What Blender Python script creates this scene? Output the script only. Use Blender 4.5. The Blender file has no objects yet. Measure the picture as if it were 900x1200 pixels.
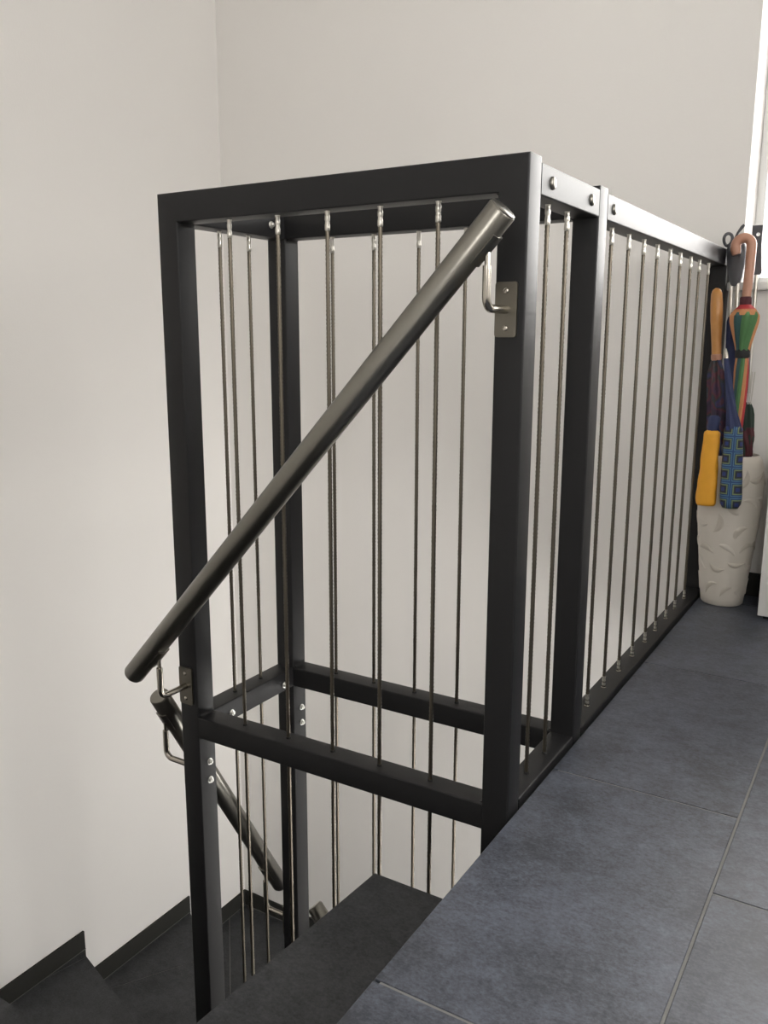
import bpy, bmesh, math, random
from mathutils import Vector, Matrix

random.seed(7)
SC = bpy.context.scene
COL = SC.collection
PI = math.pi

# ------------------------------------------------------------------ camera
CAM = Vector((0.4782, -1.1661, 0.7506))
YAW, PITCH, ROLL, FPX = 0.5467, -0.2001, 0.0025, 1007.73
fwd = Vector((-math.sin(YAW) * math.cos(PITCH), math.cos(YAW) * math.cos(PITCH), math.sin(PITCH)))
rgt = Vector((math.cos(YAW), math.sin(YAW), 0))
upv = rgt.cross(fwd)
R_ = rgt * math.cos(ROLL) + upv * math.sin(ROLL)
U_ = upv * math.cos(ROLL) - rgt * math.sin(ROLL)
cd = bpy.data.cameras.new('camera')
cam = bpy.data.objects.new('camera', cd); COL.objects.link(cam)
cd.sensor_fit = 'VERTICAL'; cd.sensor_height = 36.0; cd.lens = FPX / 1200 * 36.0
cd.clip_start = 0.02
cam.matrix_world = Matrix(((R_.x, U_.x, -fwd.x, CAM.x), (R_.y, U_.y, -fwd.y, CAM.y), (R_.z, U_.z, -fwd.z, CAM.z), (0, 0, 0, 1)))
SC.camera = cam

# ------------------------------------------------------------------ daylight
world = bpy.data.worlds.new('overcast_sky'); SC.world = world; world.use_nodes = True
bg = world.node_tree.nodes['Background']
bg.inputs['Color'].default_value = (1.0, 0.975, 0.94, 1)
bg.inputs['Strength'].default_value = 9.0
SC.view_settings.view_transform = 'Standard'
SC.view_settings.look = 'None'
SC.view_settings.gamma = 1.0
SC.view_settings.use_curve_mapping = False
SC.view_settings.exposure = 0.50
SC.cycles.max_bounces = 10
SC.cycles.diffuse_bounces = 6
SC.cycles.use_denoising = True
SC.cycles.sample_clamp_indirect = 6.0

def portal(name, loc, rot, sx, sy):          # guides daylight sampling through an opening
    l = bpy.data.lights.new(name, 'AREA'); l.shape = 'RECTANGLE'; l.size = sx; l.size_y = sy
    l.cycles.is_portal = True
    o = bpy.data.objects.new(name, l); COL.objects.link(o); o.location = loc; o.rotation_euler = rot
    return o

# ------------------------------------------------------------------ materials
def nodes(name):
    m = bpy.data.materials.new(name); m.use_nodes = True
    nt = m.node_tree; return m, nt, nt.nodes['Principled BSDF']

def simple(name, col, rough=0.5, metal=0.0, spec=0.5, bump=0.0, bscale=200.0, var=0.0, vscale=8.0, sheen=0.0):
    m, nt, b = nodes(name)
    b.inputs['Base Color'].default_value = (*col, 1)
    b.inputs['Roughness'].default_value = rough
    b.inputs['Metallic'].default_value = metal
    b.inputs['Specular IOR Level'].default_value = spec
    if sheen: b.inputs['Sheen Weight'].default_value = sheen
    tc = nt.nodes.new('ShaderNodeTexCoord')
    if bump:
        n = nt.nodes.new('ShaderNodeTexNoise'); n.inputs['Scale'].default_value = bscale; n.inputs['Detail'].default_value = 3
        nt.links.new(tc.outputs['Object'], n.inputs['Vector'])
        bp = nt.nodes.new('ShaderNodeBump'); bp.inputs['Strength'].default_value = bump; bp.inputs['Distance'].default_value = 0.001
        nt.links.new(n.outputs['Fac'], bp.inputs['Height']); nt.links.new(bp.outputs['Normal'], b.inputs['Normal'])
    if var:
        n = nt.nodes.new('ShaderNodeTexNoise'); n.inputs['Scale'].default_value = vscale; n.inputs['Detail'].default_value = 4
        nt.links.new(tc.outputs['Object'], n.inputs['Vector'])
        mx = nt.nodes.new('ShaderNodeMix'); mx.data_type = 'RGBA'
        mx.inputs[6].default_value = (*[c * (1 - var) for c in col], 1)
        mx.inputs[7].default_value = (*[min(1, c * (1 + var)) for c in col], 1)
        nt.links.new(n.outputs['Fac'], mx.inputs[0]); nt.links.new(mx.outputs[2], b.inputs['Base Color'])
    return m

def tile_mat(name, dark, light, rough, spec=0.5):
    m, nt, b = nodes(name); b.inputs['Specular IOR Level'].default_value = spec
    tc = nt.nodes.new('ShaderNodeTexCoord'); oi = nt.nodes.new('ShaderNodeObjectInfo')
    off = nt.nodes.new('ShaderNodeVectorMath'); off.operation = 'MULTIPLY_ADD'
    off.inputs[1].default_value = (1, 1, 1)
    sc_ = nt.nodes.new('ShaderNodeVectorMath'); sc_.operation = 'SCALE'; sc_.inputs[3].default_value = 1.0
    cmb = nt.nodes.new('ShaderNodeCombineXYZ')
    mul = nt.nodes.new('ShaderNodeMath'); mul.operation = 'MULTIPLY'; mul.inputs[1].default_value = 37.0
    nt.links.new(oi.outputs['Random'], mul.inputs[0])
    for k in range(3): nt.links.new(mul.outputs[0], cmb.inputs[k])
    nt.links.new(tc.outputs['Object'], off.inputs[0]); nt.links.new(cmb.outputs[0], off.inputs[2])
    # stretched streaks + blotches + speckle
    mp = nt.nodes.new('ShaderNodeMapping'); mp.inputs['Scale'].default_value = (1.0, 1.35, 1.0)
    nt.links.new(off.outputs[0], mp.inputs['Vector'])
    def noise(scale, det, rgh, vec):
        n = nt.nodes.new('ShaderNodeTexNoise'); n.inputs['Scale'].default_value = scale
        n.inputs['Detail'].default_value = det; n.inputs['Roughness'].default_value = rgh
        nt.links.new(vec, n.inputs['Vector']); return n
    n1 = noise(7, 6, 0.65, off.outputs[0]); n2 = noise(30, 10, 0.82, mp.outputs[0]); n3 = noise(150, 5, 0.75, mp.outputs[0])
    def mix(a, bb, f):
        x = nt.nodes.new('ShaderNodeMix'); x.data_type = 'FLOAT'; x.inputs[0].default_value = f
        nt.links.new(a, x.inputs[2]); nt.links.new(bb, x.inputs[3]); return x.outputs[0]
    f = mix(mix(n1.outputs['Fac'], n2.outputs['Fac'], 0.6), n3.outputs['Fac'], 0.35)
    cr = nt.nodes.new('ShaderNodeValToRGB')
    cr.color_ramp.elements[0].position = 0.43; cr.color_ramp.elements[0].color = (*dark, 1)
    cr.color_ramp.elements[1].position = 0.60; cr.color_ramp.elements[1].color = (*light, 1)
    nt.links.new(f, cr.inputs[0]); nt.links.new(cr.outputs[0], b.inputs['Base Color'])
    rr = nt.nodes.new('ShaderNodeMapRange'); rr.inputs[3].default_value = rough - 0.08; rr.inputs[4].default_value = rough + 0.1
    nt.links.new(n2.outputs['Fac'], rr.inputs[0]); nt.links.new(rr.outputs[0], b.inputs['Roughness'])
    bp = nt.nodes.new('ShaderNodeBump'); bp.inputs['Strength'].default_value = 0.35; bp.inputs['Distance'].default_value = 0.0012
    nt.links.new(f, bp.inputs['Height']); nt.links.new(bp.outputs['Normal'], b.inputs['Normal'])
    return m

M = {}
M['wall'] = simple('wall_paint', (0.82, 0.802, 0.778), 0.85, bump=0.25, bscale=160, var=0.012, vscale=3)
M['ceil'] = simple('ceiling_paint', (0.85, 0.84, 0.82), 0.9)
M['tile'] = tile_mat('anthracite_tile', (0.032, 0.036, 0.046), (0.112, 0.125, 0.160), 0.42)
M['stair'] = tile_mat('stair_tile', (0.034, 0.036, 0.039), (0.078, 0.081, 0.086), 0.6, 0.25)
M['skirt'] = simple('dark_skirting_tile', (0.034, 0.034, 0.031), 0.7, spec=0.12, var=0.1, vscale=40)
M['joint'] = simple('skirting_joint', (0.12, 0.12, 0.11), 0.9)
M['zinc'] = simple('zinc_plated', (0.85, 0.84, 0.80), 0.38, metal=1.0)
M['grout'] = simple('grey_grout', (0.20, 0.198, 0.192), 0.9, bump=0.3, bscale=300)
M['concrete'] = simple('dark_concrete', (0.06, 0.06, 0.06), 0.9, bump=0.3, bscale=80)
M['frame'] = simple('anthracite_powder_coat', (0.014, 0.014, 0.0150), 0.42, spec=0.27, bump=0.12, bscale=900)
M['steel'] = simple('brushed_stainless', (0.235, 0.225, 0.20), 0.30, metal=1.0, bump=0.05, bscale=500)
M['chrome'] = simple('polished_stainless', (0.46, 0.43, 0.38), 0.20, metal=1.0)
M['plate'] = simple('satin_stainless', (0.17, 0.158, 0.132), 0.36, metal=1.0)
M['cable'] = simple('stainless_rope', (0.17, 0.15, 0.12), 0.36, metal=1.0)
M['ferrule'] = simple('crimped_steel', (0.60, 0.58, 0.53), 0.28, metal=1.0, bump=0.15, bscale=160)
M['socket'] = simple('dark_socket', (0.01, 0.01, 0.01), 0.6)
M['white'] = simple('white_lacquer', (0.82, 0.82, 0.80), 0.4)
M['winframe'] = simple('white_window_frame', (0.85, 0.85, 0.84), 0.35)
M['vase'] = simple('off_white_ceramic', (0.64, 0.60, 0.54), 0.45, var=0.05, vscale=14)
M['vase_dark'] = simple('beige_relief', (0.54, 0.50, 0.44), 0.55)

def glass_mat():
    m = bpy.data.materials.new('window_glass'); m.use_nodes = True
    nt = m.node_tree; nt.nodes.clear()
    o = nt.nodes.new('ShaderNodeOutputMaterial'); t = nt.nodes.new('ShaderNodeBsdfTransparent')
    g = nt.nodes.new('ShaderNodeBsdfGlossy'); g.inputs['Roughness'].default_value = 0.02
    f = nt.nodes.new('ShaderNodeFresnel'); f.inputs['IOR'].default_value = 1.45
    x = nt.nodes.new('ShaderNodeMixShader')
    nt.links.new(f.outputs[0], x.inputs[0]); nt.links.new(t.outputs[0], x.inputs[1]); nt.links.new(g.outputs[0], x.inputs[2])
    nt.links.new(x.outputs[0], o.inputs[0]); return m
M['glass'] = glass_mat()

# ------------------------------------------------------------------ mesh helpers
def link(name, bm, mat, parent=None, smooth=False, loc=None):
    me = bpy.data.meshes.new(name)
    bmesh.ops.recalc_face_normals(bm, faces=bm.faces)
    if smooth:
        for f in bm.faces: f.smooth = True
    bm.to_mesh(me); bm.free()
    me.materials.append(M[mat] if isinstance(mat, str) else mat)
    o = bpy.data.objects.new(name, me); COL.objects.link(o)
    if loc is not None: o.location = loc
    if parent is not None: o.parent = parent
    return o

def autosmooth(o, deg=40):
    me = o.data
    for p in me.polygons: p.use_smooth = True
    bm = bmesh.new(); bm.from_mesh(me)
    for e in bm.edges:
        if len(e.link_faces) == 2 and e.calc_face_angle(0) > math.radians(deg): e.smooth = False
    bm.to_mesh(me); bm.free(); return o

def box(bm, a, b, bev=0.0, seg=2):
    x0, y0, z0 = [min(p, q) for p, q in zip(a, b)]; x1, y1, z1 = [max(p, q) for p, q in zip(a, b)]
    vs = [bm.verts.new(v) for v in ((x0, y0, z0), (x1, y0, z0), (x1, y1, z0), (x0, y1, z0), (x0, y0, z1), (x1, y0, z1), (x1, y1, z1), (x0, y1, z1))]
    fs = [bm.faces.new([vs[i] for i in q]) for q in ((0, 3, 2, 1), (4, 5, 6, 7), (0, 1, 5, 4), (1, 2, 6, 5), (2, 3, 7, 6), (3, 0, 4, 7))]
    if bev:
        es = list({e for f in fs for e in f.edges})
        bmesh.ops.bevel(bm, geom=es, offset=bev, segments=seg, profile=0.5, affect='EDGES')

def boxo(name, a, b, mat, parent=None, bev=0.0, seg=2):
    bm = bmesh.new(); box(bm, a, b, bev, seg)
    o = link(name, bm, mat, parent)
    if bev: autosmooth(o, 50)
    return o

def prism(bm, poly, z0, z1):                                   # poly: list of (x, y) counter-clockwise or not
    lo = [bm.verts.new((x, y, z0)) for x, y in poly]; hi = [bm.verts.new((x, y, z1)) for x, y in poly]
    n = len(poly)
    bm.faces.new(lo[::-1]); bm.faces.new(hi)
    for i in range(n): bm.faces.new((lo[i], lo[(i + 1) % n], hi[(i + 1) % n], hi[i]))

def frames_along(pts):
    pts = [Vector(p) for p in pts]; n = len(pts); out = []
    t0 = (pts[1] - pts[0]).normalized()
    nrm = t0.orthogonal().normalized()
    for i in range(n):
        a = pts[max(0, i - 1)]; b = pts[min(n - 1, i + 1)]
        t = (b - a).normalized()
        nrm = (nrm - t * nrm.dot(t))
        nrm = nrm.normalized() if nrm.length > 1e-6 else t.orthogonal().normalized()
        out.append((pts[i], nrm, t.cross(nrm)))
    return out

def sweep(bm, pts, rad, seg=12, caps=True, fn=None):
    fr = frames_along(pts); rings = []
    for i, (p, a, b) in enumerate(fr):
        r = rad[i] if isinstance(rad, (list, tuple)) else rad
        ring = []
        for k in range(seg):
            th = 2 * PI * k / seg
            rr = r if fn is None else fn(i / (len(fr) - 1), th, r)
            ring.append(bm.verts.new(p + (a * math.cos(th) + b * math.sin(th)) * rr))
        rings.append(ring)
    for i in range(len(rings) - 1):
        for k in range(seg):
            bm.faces.new((rings[i][k], rings[i][(k + 1) % seg], rings[i + 1][(k + 1) % seg], rings[i + 1][k]))
    if caps:
        bm.faces.new(rings[0][::-1]); bm.faces.new(rings[-1])
    return rings

def lathe(bm, prof, c=(0, 0), seg=32, cap0=True, cap1=True):
    rings = []
    for r, z in prof:
        rings.append([bm.verts.new((c[0] + r * math.cos(2 * PI * k / seg), c[1] + r * math.sin(2 * PI * k / seg), z)) for k in range(seg)])
    for i in range(len(rings) - 1):
        for k in range(seg):
            bm.faces.new((rings[i][k], rings[i][(k + 1) % seg], rings[i + 1][(k + 1) % seg], rings[i + 1][k]))
    if cap0: bm.faces.new(rings[0][::-1])
    if cap1: bm.faces.new(rings[-1])

def tag(o, label=None, cat=None, group=None, kind=None):
    if label: o['label'] = label
    if cat: o['category'] = cat
    if group: o['group'] = group
    if kind: o['kind'] = kind
    return o

def empty(name, loc=(0, 0, 0)):
    o = bpy.data.objects.new(name, None); COL.objects.link(o); o.location = loc; o.empty_display_size = 0.05
    return o

def keep(child, parent):                                        # parent without moving (parents are unrotated empties or meshes at the origin)
    child.parent = parent
    child.location = Vector(child.location) - Vector(parent.location)

def copy_tree(o, parent=None):
    c = o.copy(); COL.objects.link(c); c.parent = parent
    for ch in [x for x in bpy.data.objects if x.parent == o]: copy_tree(ch, c)
    return c

def arc(c, u, v, r, a0, a1, n):
    c, u, v = Vector(c), Vector(u), Vector(v)
    return [c + u * (r * math.cos(a0 + (a1 - a0) * i / n)) + v * (r * math.sin(a0 + (a1 - a0) * i / n)) for i in range(n + 1)]

# ------------------------------------------------------------------ dimensions (metres)
P = 0.0461                    # steel tube side
W, D = 0.7072, 0.3091         # frame box: width, spacing of its two post rows
YB, XL = 1.51, -1.893         # back wall, stairwell side wall
XR, YF = 1.75, -1.25          # landing side wall, stairwell front wall
YF2 = -2.30                   # landing front wall (the landing is deeper than the stairwell)
ZC, ZLOW = 2.50, -2.52        # ceiling, lower floor
PE = 1.457                    # end post of the railing
RISE = 0.18
WX0, WX1, WZ0, WZ1 = 0.03, 1.30, 0.905, 2.15   # window opening

# ------------------------------------------------------------------ the setting
def wall(name, boxes):
    bm = bmesh.new()
    for a, b in boxes: box(bm, a, b)
    return tag(link(name, bm, 'wall'), kind='structure')

T = 0.30
DX0, DX1, DZ1 = 0.45, 1.35, 2.10                 # unseen glazed door, added in the landing's front wall for fill light
LX0, LX1, LZ0, LZ1 = 0.10, 1.30, -1.75, -0.35     # unseen window added on the storey below for light and reflections
wall('wall_back', [((XL - T, YB, ZLOW), (WX0, YB + T, ZC)), ((WX0, YB, LZ1), (WX1, YB + T, WZ0 - 0.022)), ((WX0, YB, ZLOW), (WX1, YB + T, LZ0)), ((WX0, YB, LZ0), (LX0, YB + T, LZ1)),
                   ((WX0, YB, WZ1), (WX1, YB + T, ZC)), ((WX1, YB, ZLOW), (XR + T, YB + T, ZC))])
wall('wall_left', [((XL - T, YF - T, ZLOW), (XL, YB, ZC))])
wall('wall_front', [((XL, YF - T, ZLOW), (0.0, YF, ZC)), ((-T, YF2 - T, 0), (0.0, YF - T, ZC)), ((0, YF2 - T, 0), (DX0, YF2, ZC)),
                    ((DX1, YF2 - T, 0), (XR, YF2, ZC)), ((DX0, YF2 - T, DZ1), (DX1, YF2, ZC))])
RY0, RY1, RZ0, RZ1 = -0.75, 0.30, 0.90, 2.20     # unseen window, added in the landing's side wall to brighten the walls
wall('wall_right', [((XR, YF2 - T, 0), (XR + T, RY0, ZC)), ((XR, RY1, 0), (XR + T, YB, ZC)), ((XR, RY0, 0), (XR + T, RY1, RZ0)), ((XR, RY0, RZ1), (XR + T, RY1, ZC))])
MY0, MY1, MZ0, MZ1 = -0.45, 1.05, -2.10, -0.65   # unseen wide glazing, added on the storey below to lighten the stairwell
wall('wall_lower', [((XR, YF, ZLOW), (XR + T, MY0, 0)), ((XR, MY1, ZLOW), (XR + T, YB, 0)), ((XR, MY0, ZLOW), (XR + T, MY1, MZ0)), ((XR, MY0, MZ1), (XR + T, MY1, 0)), ((0, YF - T, ZLOW), (XR + T, YF, -0.26))])
tag(boxo('ceiling', (XL - T, YF2 - T, ZC), (XR + T, YB + T, ZC + 0.15), 'ceil'), kind='structure')

# landing slab and its tiles (0.30 x 0.60 m, rows staggered)
fl = boxo('floor', (0.012, YF2, -0.25), (XR, YB, -0.0012), 'grout'); tag(fl, kind='structure')
tile_meshes = {}
def floor_tile(x0, x1, y0, y1):
    key = (round(x1 - x0, 4), round(y1 - y0, 4))
    if key not in tile_meshes:
        bm = bmesh.new(); box(bm, (0, 0, -0.012), (x1 - x0, y1 - y0, 0), 0.0008, 1)
        o = link('tile', bm, 'tile', fl, loc=(x0, y0, 0)); tile_meshes[key] = o.data
    else:
        o = bpy.data.objects.new('tile', tile_meshes[key]); COL.objects.link(o); o.location = (x0, y0, 0); o.parent = fl
    return o
G = 0.004
xr = [0.004, 0.314]
while xr[-1] < XR - 0.05: xr.append(xr[-1] + 0.302)
offs = [0.195, -0.025, 0.195, -0.025, 0.195, -0.025]
for i in range(len(xr) - 1):
    x0 = xr[i] + (0 if i == 0 else G / 2); x1 = min(xr[i + 1] - G / 2, XR)
    y = offs[i % 6] - 0.602 * 6
    while y < YB:
        a, b = max(y + 0.0018, YF2), min(y + 0.602 - 0.0018, YB)
        if b - a > 0.02: floor_tile(x0, x1, a, b)
        y += 0.602
tag(boxo('floor_lower', (XL, YF, ZLOW - 0.1), (XR, YB, ZLOW), 'stair'), kind='structure')
bb = tag(boxo('baseboard_back', (0.012, YB - 0.009, 0.0), (XR, YB, 0.070), 'skirt', bev=0.001, seg=1), kind='structure')
tag(boxo('baseboard_right', (XR - 0.009, YF2, 0.0), (XR, YB - 0.009, 0.070), 'skirt', bev=0.001, seg=1), kind='structure')

# window in the back wall
win = empty('window_1', (0, 0, 0)); tag(win, kind='structure')
FW = 0.024
fy0, fy1 = YB + 0.16, YB + 0.23
for a, b in (((WX0, fy0, WZ0), (WX0 + FW, fy1, WZ1)), ((WX1 - FW, fy0, WZ0), (WX1, fy1, WZ1)),
             ((WX0 + FW, fy0, WZ0), (WX1 - FW, fy1, WZ0 + FW)), ((WX0 + FW, fy0, WZ1 - FW), (WX1 - FW, fy1, WZ1)),
             (((WX0 + WX1) / 2 - 0.035, fy0, WZ0 + FW), ((WX0 + WX1) / 2 + 0.035, fy1, WZ1 - FW))):
    boxo('window_frame', a, b, 'winframe', win, bev=0.004)
mid = (WX0 + WX1) / 2
for x0, x1 in ((WX0 + FW, mid - 0.035), (mid + 0.035, WX1 - FW)):
    boxo('pane', (x0, YB + 0.19, WZ0 + FW), (x1, YB + 0.194, WZ1 - FW), 'glass', win)
boxo('window_sill', (WX0 - 0.03, YB - 0.03, WZ0 - 0.022), (WX1 + 0.03, YB + 0.16, WZ0), 'white', win, bev=0.003)
def added_side_window(name, x0, x1, y0, y1, z0, z1):
    w = empty(name); tag(w, kind='structure'); f = 0.06; ym = (y0 + y1) / 2
    for a, b in (((x0, y0, z0), (x1, y0 + f, z1)), ((x0, y1 - f, z0), (x1, y1, z1)), ((x0, y0 + f, z0), (x1, y1 - f, z0 + f)),
                 ((x0, y0 + f, z1 - f), (x1, y1 - f, z1)), ((x0, ym - 0.035, z0 + f), (x1, ym + 0.035, z1 - f))):
        boxo('window_frame', a, b, 'winframe', w)
    for a, b in ((y0 + f, ym - 0.035), (ym + 0.035, y1 - f)):
        boxo('pane', ((x0 + x1) / 2, a, z0 + f), ((x0 + x1) / 2 + 0.004, b, z1 - f), 'glass', w)
dr = empty('added_door_1'); tag(dr, kind='structure')  # added out of view, lets fill light onto the back wall and vase
for a, b in (((DX0, YF2 - 0.18, 0), (DX0 + 0.07, YF2 - 0.12, DZ1)), ((DX1 - 0.07, YF2 - 0.18, 0), (DX1, YF2 - 0.12, DZ1)),
             ((DX0 + 0.07, YF2 - 0.18, DZ1 - 0.07), (DX1 - 0.07, YF2 - 0.12, DZ1)), ((DX0 + 0.07, YF2 - 0.18, 0), (DX1 - 0.07, YF2 - 0.12, 1.0)), ((DX0 + 0.07, YF2 - 0.18, 1.0), (DX0 + 0.30, YF2 - 0.12, DZ1 - 0.07)),
             ((DX1 - 0.15, YF2 - 0.18, 1.0), (DX1 - 0.07, YF2 - 0.12, DZ1 - 0.07))):
    boxo('added_door_frame', a, b, 'winframe', dr)
boxo('pane', (DX0 + 0.30, YF2 - 0.152, 1.0), (DX1 - 0.15, YF2 - 0.148, DZ1 - 0.07), 'glass', dr)
portal('added_door_daylight', ((DX0 + DX1) / 2 + 0.075, YF2 - 0.2, 1.515), (PI / 2, 0, 0), 0.45, 1.03)
added_side_window('added_window_2', XR + 0.12, XR + 0.19, RY0, RY1, RZ0, RZ1)  # added out of view, daylight for the left wall
added_side_window('added_window_4', XR + 0.12, XR + 0.19, MY0, MY1, MZ0, MZ1)  # added out of view, raises the light on the lower walls
portal('added_lower_side_daylight', (XR + T + 0.01, (MY0 + MY1) / 2, (MZ0 + MZ1) / 2), (0, PI / 2, 0), MZ1 - MZ0, MY1 - MY0)
w3 = empty('added_window_3'); tag(w3, kind='structure'); lm = (LX0 + LX1) / 2  # added out of view, gives the posts and lower handrail their reflections
for a, b in (((LX0, fy0, LZ0), (LX0 + 0.05, fy1, LZ1)), ((LX1 - 0.05, fy0, LZ0), (LX1, fy1, LZ1)), ((LX0 + 0.05, fy0, LZ0), (LX1 - 0.05, fy1, LZ0 + 0.05)),
             ((LX0 + 0.05, fy0, LZ1 - 0.05), (LX1 - 0.05, fy1, LZ1)), ((lm - 0.035, fy0, LZ0 + 0.05), (lm + 0.035, fy1, LZ1 - 0.05))):
    boxo('window_frame', a, b, 'winframe', w3)
for a, b in ((LX0 + 0.05, lm - 0.035), (lm + 0.035, LX1 - 0.05)):
    boxo('pane', (a, YB + 0.19, LZ0 + 0.05), (b, YB + 0.194, LZ1 - 0.05), 'glass', w3)
portal('added_side_window_daylight', (XR + T + 0.01, (RY0 + RY1) / 2, (RZ0 + RZ1) / 2), (0, PI / 2, 0), RZ1 - RZ0, RY1 - RY0)
portal('added_lower_window_daylight', (lm, YB + 0.31, (LZ0 + LZ1) / 2), (-PI / 2, 0, 0), LX1 - LX0, LZ1 - LZ0)
portal('window_daylight', ((WX0 + WX1) / 2, YB + 0.31, (WZ0 + WZ1) / 2), (-PI / 2, 0, 0), WX1 - WX0, WZ1 - WZ0)

# ------------------------------------------------------------------ staircase
# nosing lines: inner end near the frame, outer end at the wall; tread k lies between line k-1 and line k at height -k*RISE
N = [((0.0, -0.006), (0.0, YF)),
     ((-0.245, -0.006), (-0.335, YF)),
     ((-0.375, -0.006), (-0.58, YF)),
     ((-0.52, -0.006), (-0.94, YF)),
     ((-0.66, -0.012), (-1.45, YF)),
     ((-0.735, -0.012), (XL, -0.95)),
     ((-0.735, 0.06), (XL, -0.33)),
     ((-0.735, 0.165), (XL, 0.20)),
     ((-0.735, 0.255), (XL, 0.615)),
     ((-0.735, 0.345), (XL, 1.16)),
     ((-0.655, 0.375), (-1.25, YB)),
     ((-0.46, 0.375), (-0.72, YB)),
     ((-0.23, 0.375), (-0.34, YB)),
     ((0.0, 0.375), (0.0, YB))]
CORN = {4: [(XL, YF)], 5: [], 10: [(XL, YB)]}
INN = {4: [], 10: [(-0.735, 0.375)]}

def treadpoly(k):
    (i0, o0), (i1, o1) = N[k - 1], N[k]
    pl = [i0, o0]
    if k == 5: pl.append((XL, YF))
    if k == 10: pl.append((XL, YB))
    pl.append(o1); pl.append(i1)
    if k == 10: pl.append((-0.735, 0.375))
    e = 0.002                                                   # expansion gap to the walls, covered by the skirting
    return [(max(x, XL + e), min(max(y, YF + e), YB - e)) for x, y in pl]

def clip(poly, p, n, off):                                      # keep the side where (q-p).n >= off
    out = []
    f = lambda q: (q[0] - p[0]) * n[0] + (q[1] - p[1]) * n[1] - off
    for i in range(len(poly)):
        a, b = poly[i], poly[(i + 1) % len(poly)]
        fa, fb = f(a), f(b)
        if fa >= 0: out.append(a)
        if (fa >= 0) != (fb >= 0):
            t = fa / (fa - fb); out.append((a[0] + (b[0] - a[0]) * t, a[1] + (b[1] - a[1]) * t))
    return out

stair = empty('staircase', (0, 0, ZLOW))
tag(stair, 'dark grey tiled winding staircase going down around the steel cable frame', 'staircase')
JOINTS = {8: [((-1.893, 0.42), (-1.80, 0.80))], 9: [((-1.838, 0.666), (-1.679, 0.925)), ((-1.886, 0.745), (-1.813, 0.697))],
          10: [((-1.868, 1.375), (-1.576, 1.048))]}
for k in range(1, 14):
    z = -k * RISE; pl = treadpoly(k)
    bm = bmesh.new(); prism(bm, pl, z - 0.24 if z - 0.24 > ZLOW else ZLOW, z - 0.012)
    body = link('step_body', bm, 'stair', stair); body.location.z = -ZLOW
    pieces = [pl]
    if k in JOINTS:
        bm = bmesh.new(); prism(bm, clip(pl, N[k][0], Vector((N[k][1][1] - N[k][0][1], N[k][0][0] - N[k][1][0])).normalized() * (1 if k != 10 else 1), -9), z - 0.013, z - 0.0012)
        gr = link('joint_grout', bm, 'grout', stair); gr.location.z = -ZLOW
    for (a, b) in JOINTS.get(k, [])[:1]:
        d = Vector((b[0] - a[0], b[1] - a[1])).normalized(); nn = (-d.y, d.x)
        pieces = [q for pp in pieces for q in (clip(pp, a, nn, 0.0013), clip([*pp], a, (-nn[0], -nn[1]), 0.0013)) if len(q) > 2]
    for q in pieces:
        bm = bmesh.new(); prism(bm, q, z - 0.012, z)
        o = link('tread', bm, 'stair', stair); o.location.z = -ZLOW
    # riser above the tread behind it
    (i0, o0) = N[k - 1]
    d = Vector((o0[0] - i0[0], o0[1] - i0[1])).normalized(); nn = Vector((d.y, -d.x))
    if k == 1: nn = Vector((-1, 0))

# skirting tiles of the stairwell
sk = empty('baseboard_left', (0, 0, 0)); tag(sk, kind='structure')
def skirt(y0, y1, zt, drop=0.0):
    bm = bmesh.new(); box(bm, (XL, y0, zt - drop), (XL + 0.009, y1, zt + 0.073), 0.0008, 1)
    link('skirting_tile', bm, 'skirt', sk)
    boxo('joint', (XL, y0, zt), (XL + 0.0105, y1, zt + 0.0025), 'joint', sk)
skirt(-0.80, -0.28, -6 * RISE); skirt(-0.278, 0.20, -7 * RISE); skirt(0.202, 0.628, -8 * RISE, 0.18 - 0.0735 + 0.0)
skirt(0.630, 1.158, -9 * RISE, 0.18 - 0.0735); skirt(1.160, YB, -10 * RISE)
sb = empty('baseboard_stair', (0, 0, 0)); tag(sb, kind='structure')
for x0, x1, k in ((XL + 0.009, -1.25, 10), (-1.248, -0.72, 11), (-0.718, -0.34, 12), (-0.338, 0.0, 13)):
    bm = bmesh.new(); box(bm, (x0, YB - 0.009, -k * RISE), (x1, YB, -k * RISE + 0.073), 0.0008, 1)
    link('skirting_tile', bm, 'skirt', sb)
    boxo('joint', (x0, YB - 0.0105, -k * RISE), (x1, YB, -k * RISE + 0.0025), 'joint', sb)

# ------------------------------------------------------------------ steel railing with cables
rail = empty('cable_railing', (0, 0, 0))
tag(rail, 'anthracite steel railing with box frame and vertical steel cables along the stairwell', 'railing')

def tube(name, a, b, mat='frame', parent=rail, r=0.0028):        # square tube with rounded long edges
    a, b = Vector(a), Vector(b); dim = b - a
    ax = max(range(3), key=lambda i: abs(dim[i]))
    u, v = [(1, 2), (2, 0), (0, 1)][ax]
    prof = []
    for cx, cy, a0 in ((b[u] - r, b[v] - r, 0), (a[u] + r, b[v] - r, PI / 2), (a[u] + r, a[v] + r, PI), (b[u] - r, a[v] + r, 3 * PI / 2)):
        for i in range(5):
            t = a0 + PI / 2 * i / 4; prof.append((cx + r * math.cos(t), cy + r * math.sin(t)))
    bm = bmesh.new(); rings = []
    for e in (a[ax], b[ax]):
        ring = []
        for p, q in prof:
            c = [0, 0, 0]; c[ax] = e; c[u] = p; c[v] = q; ring.append(bm.verts.new(c))
        rings.append(ring)
    n = len(prof)
    for i in range(n): bm.faces.new((rings[0][i], rings[0][(i + 1) % n], rings[1][(i + 1) % n], rings[1][i]))
    bm.faces.new(rings[0][::-1]); bm.faces.new(rings[1])
    return autosmooth(link(name, bm, mat, parent), 35)

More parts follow.
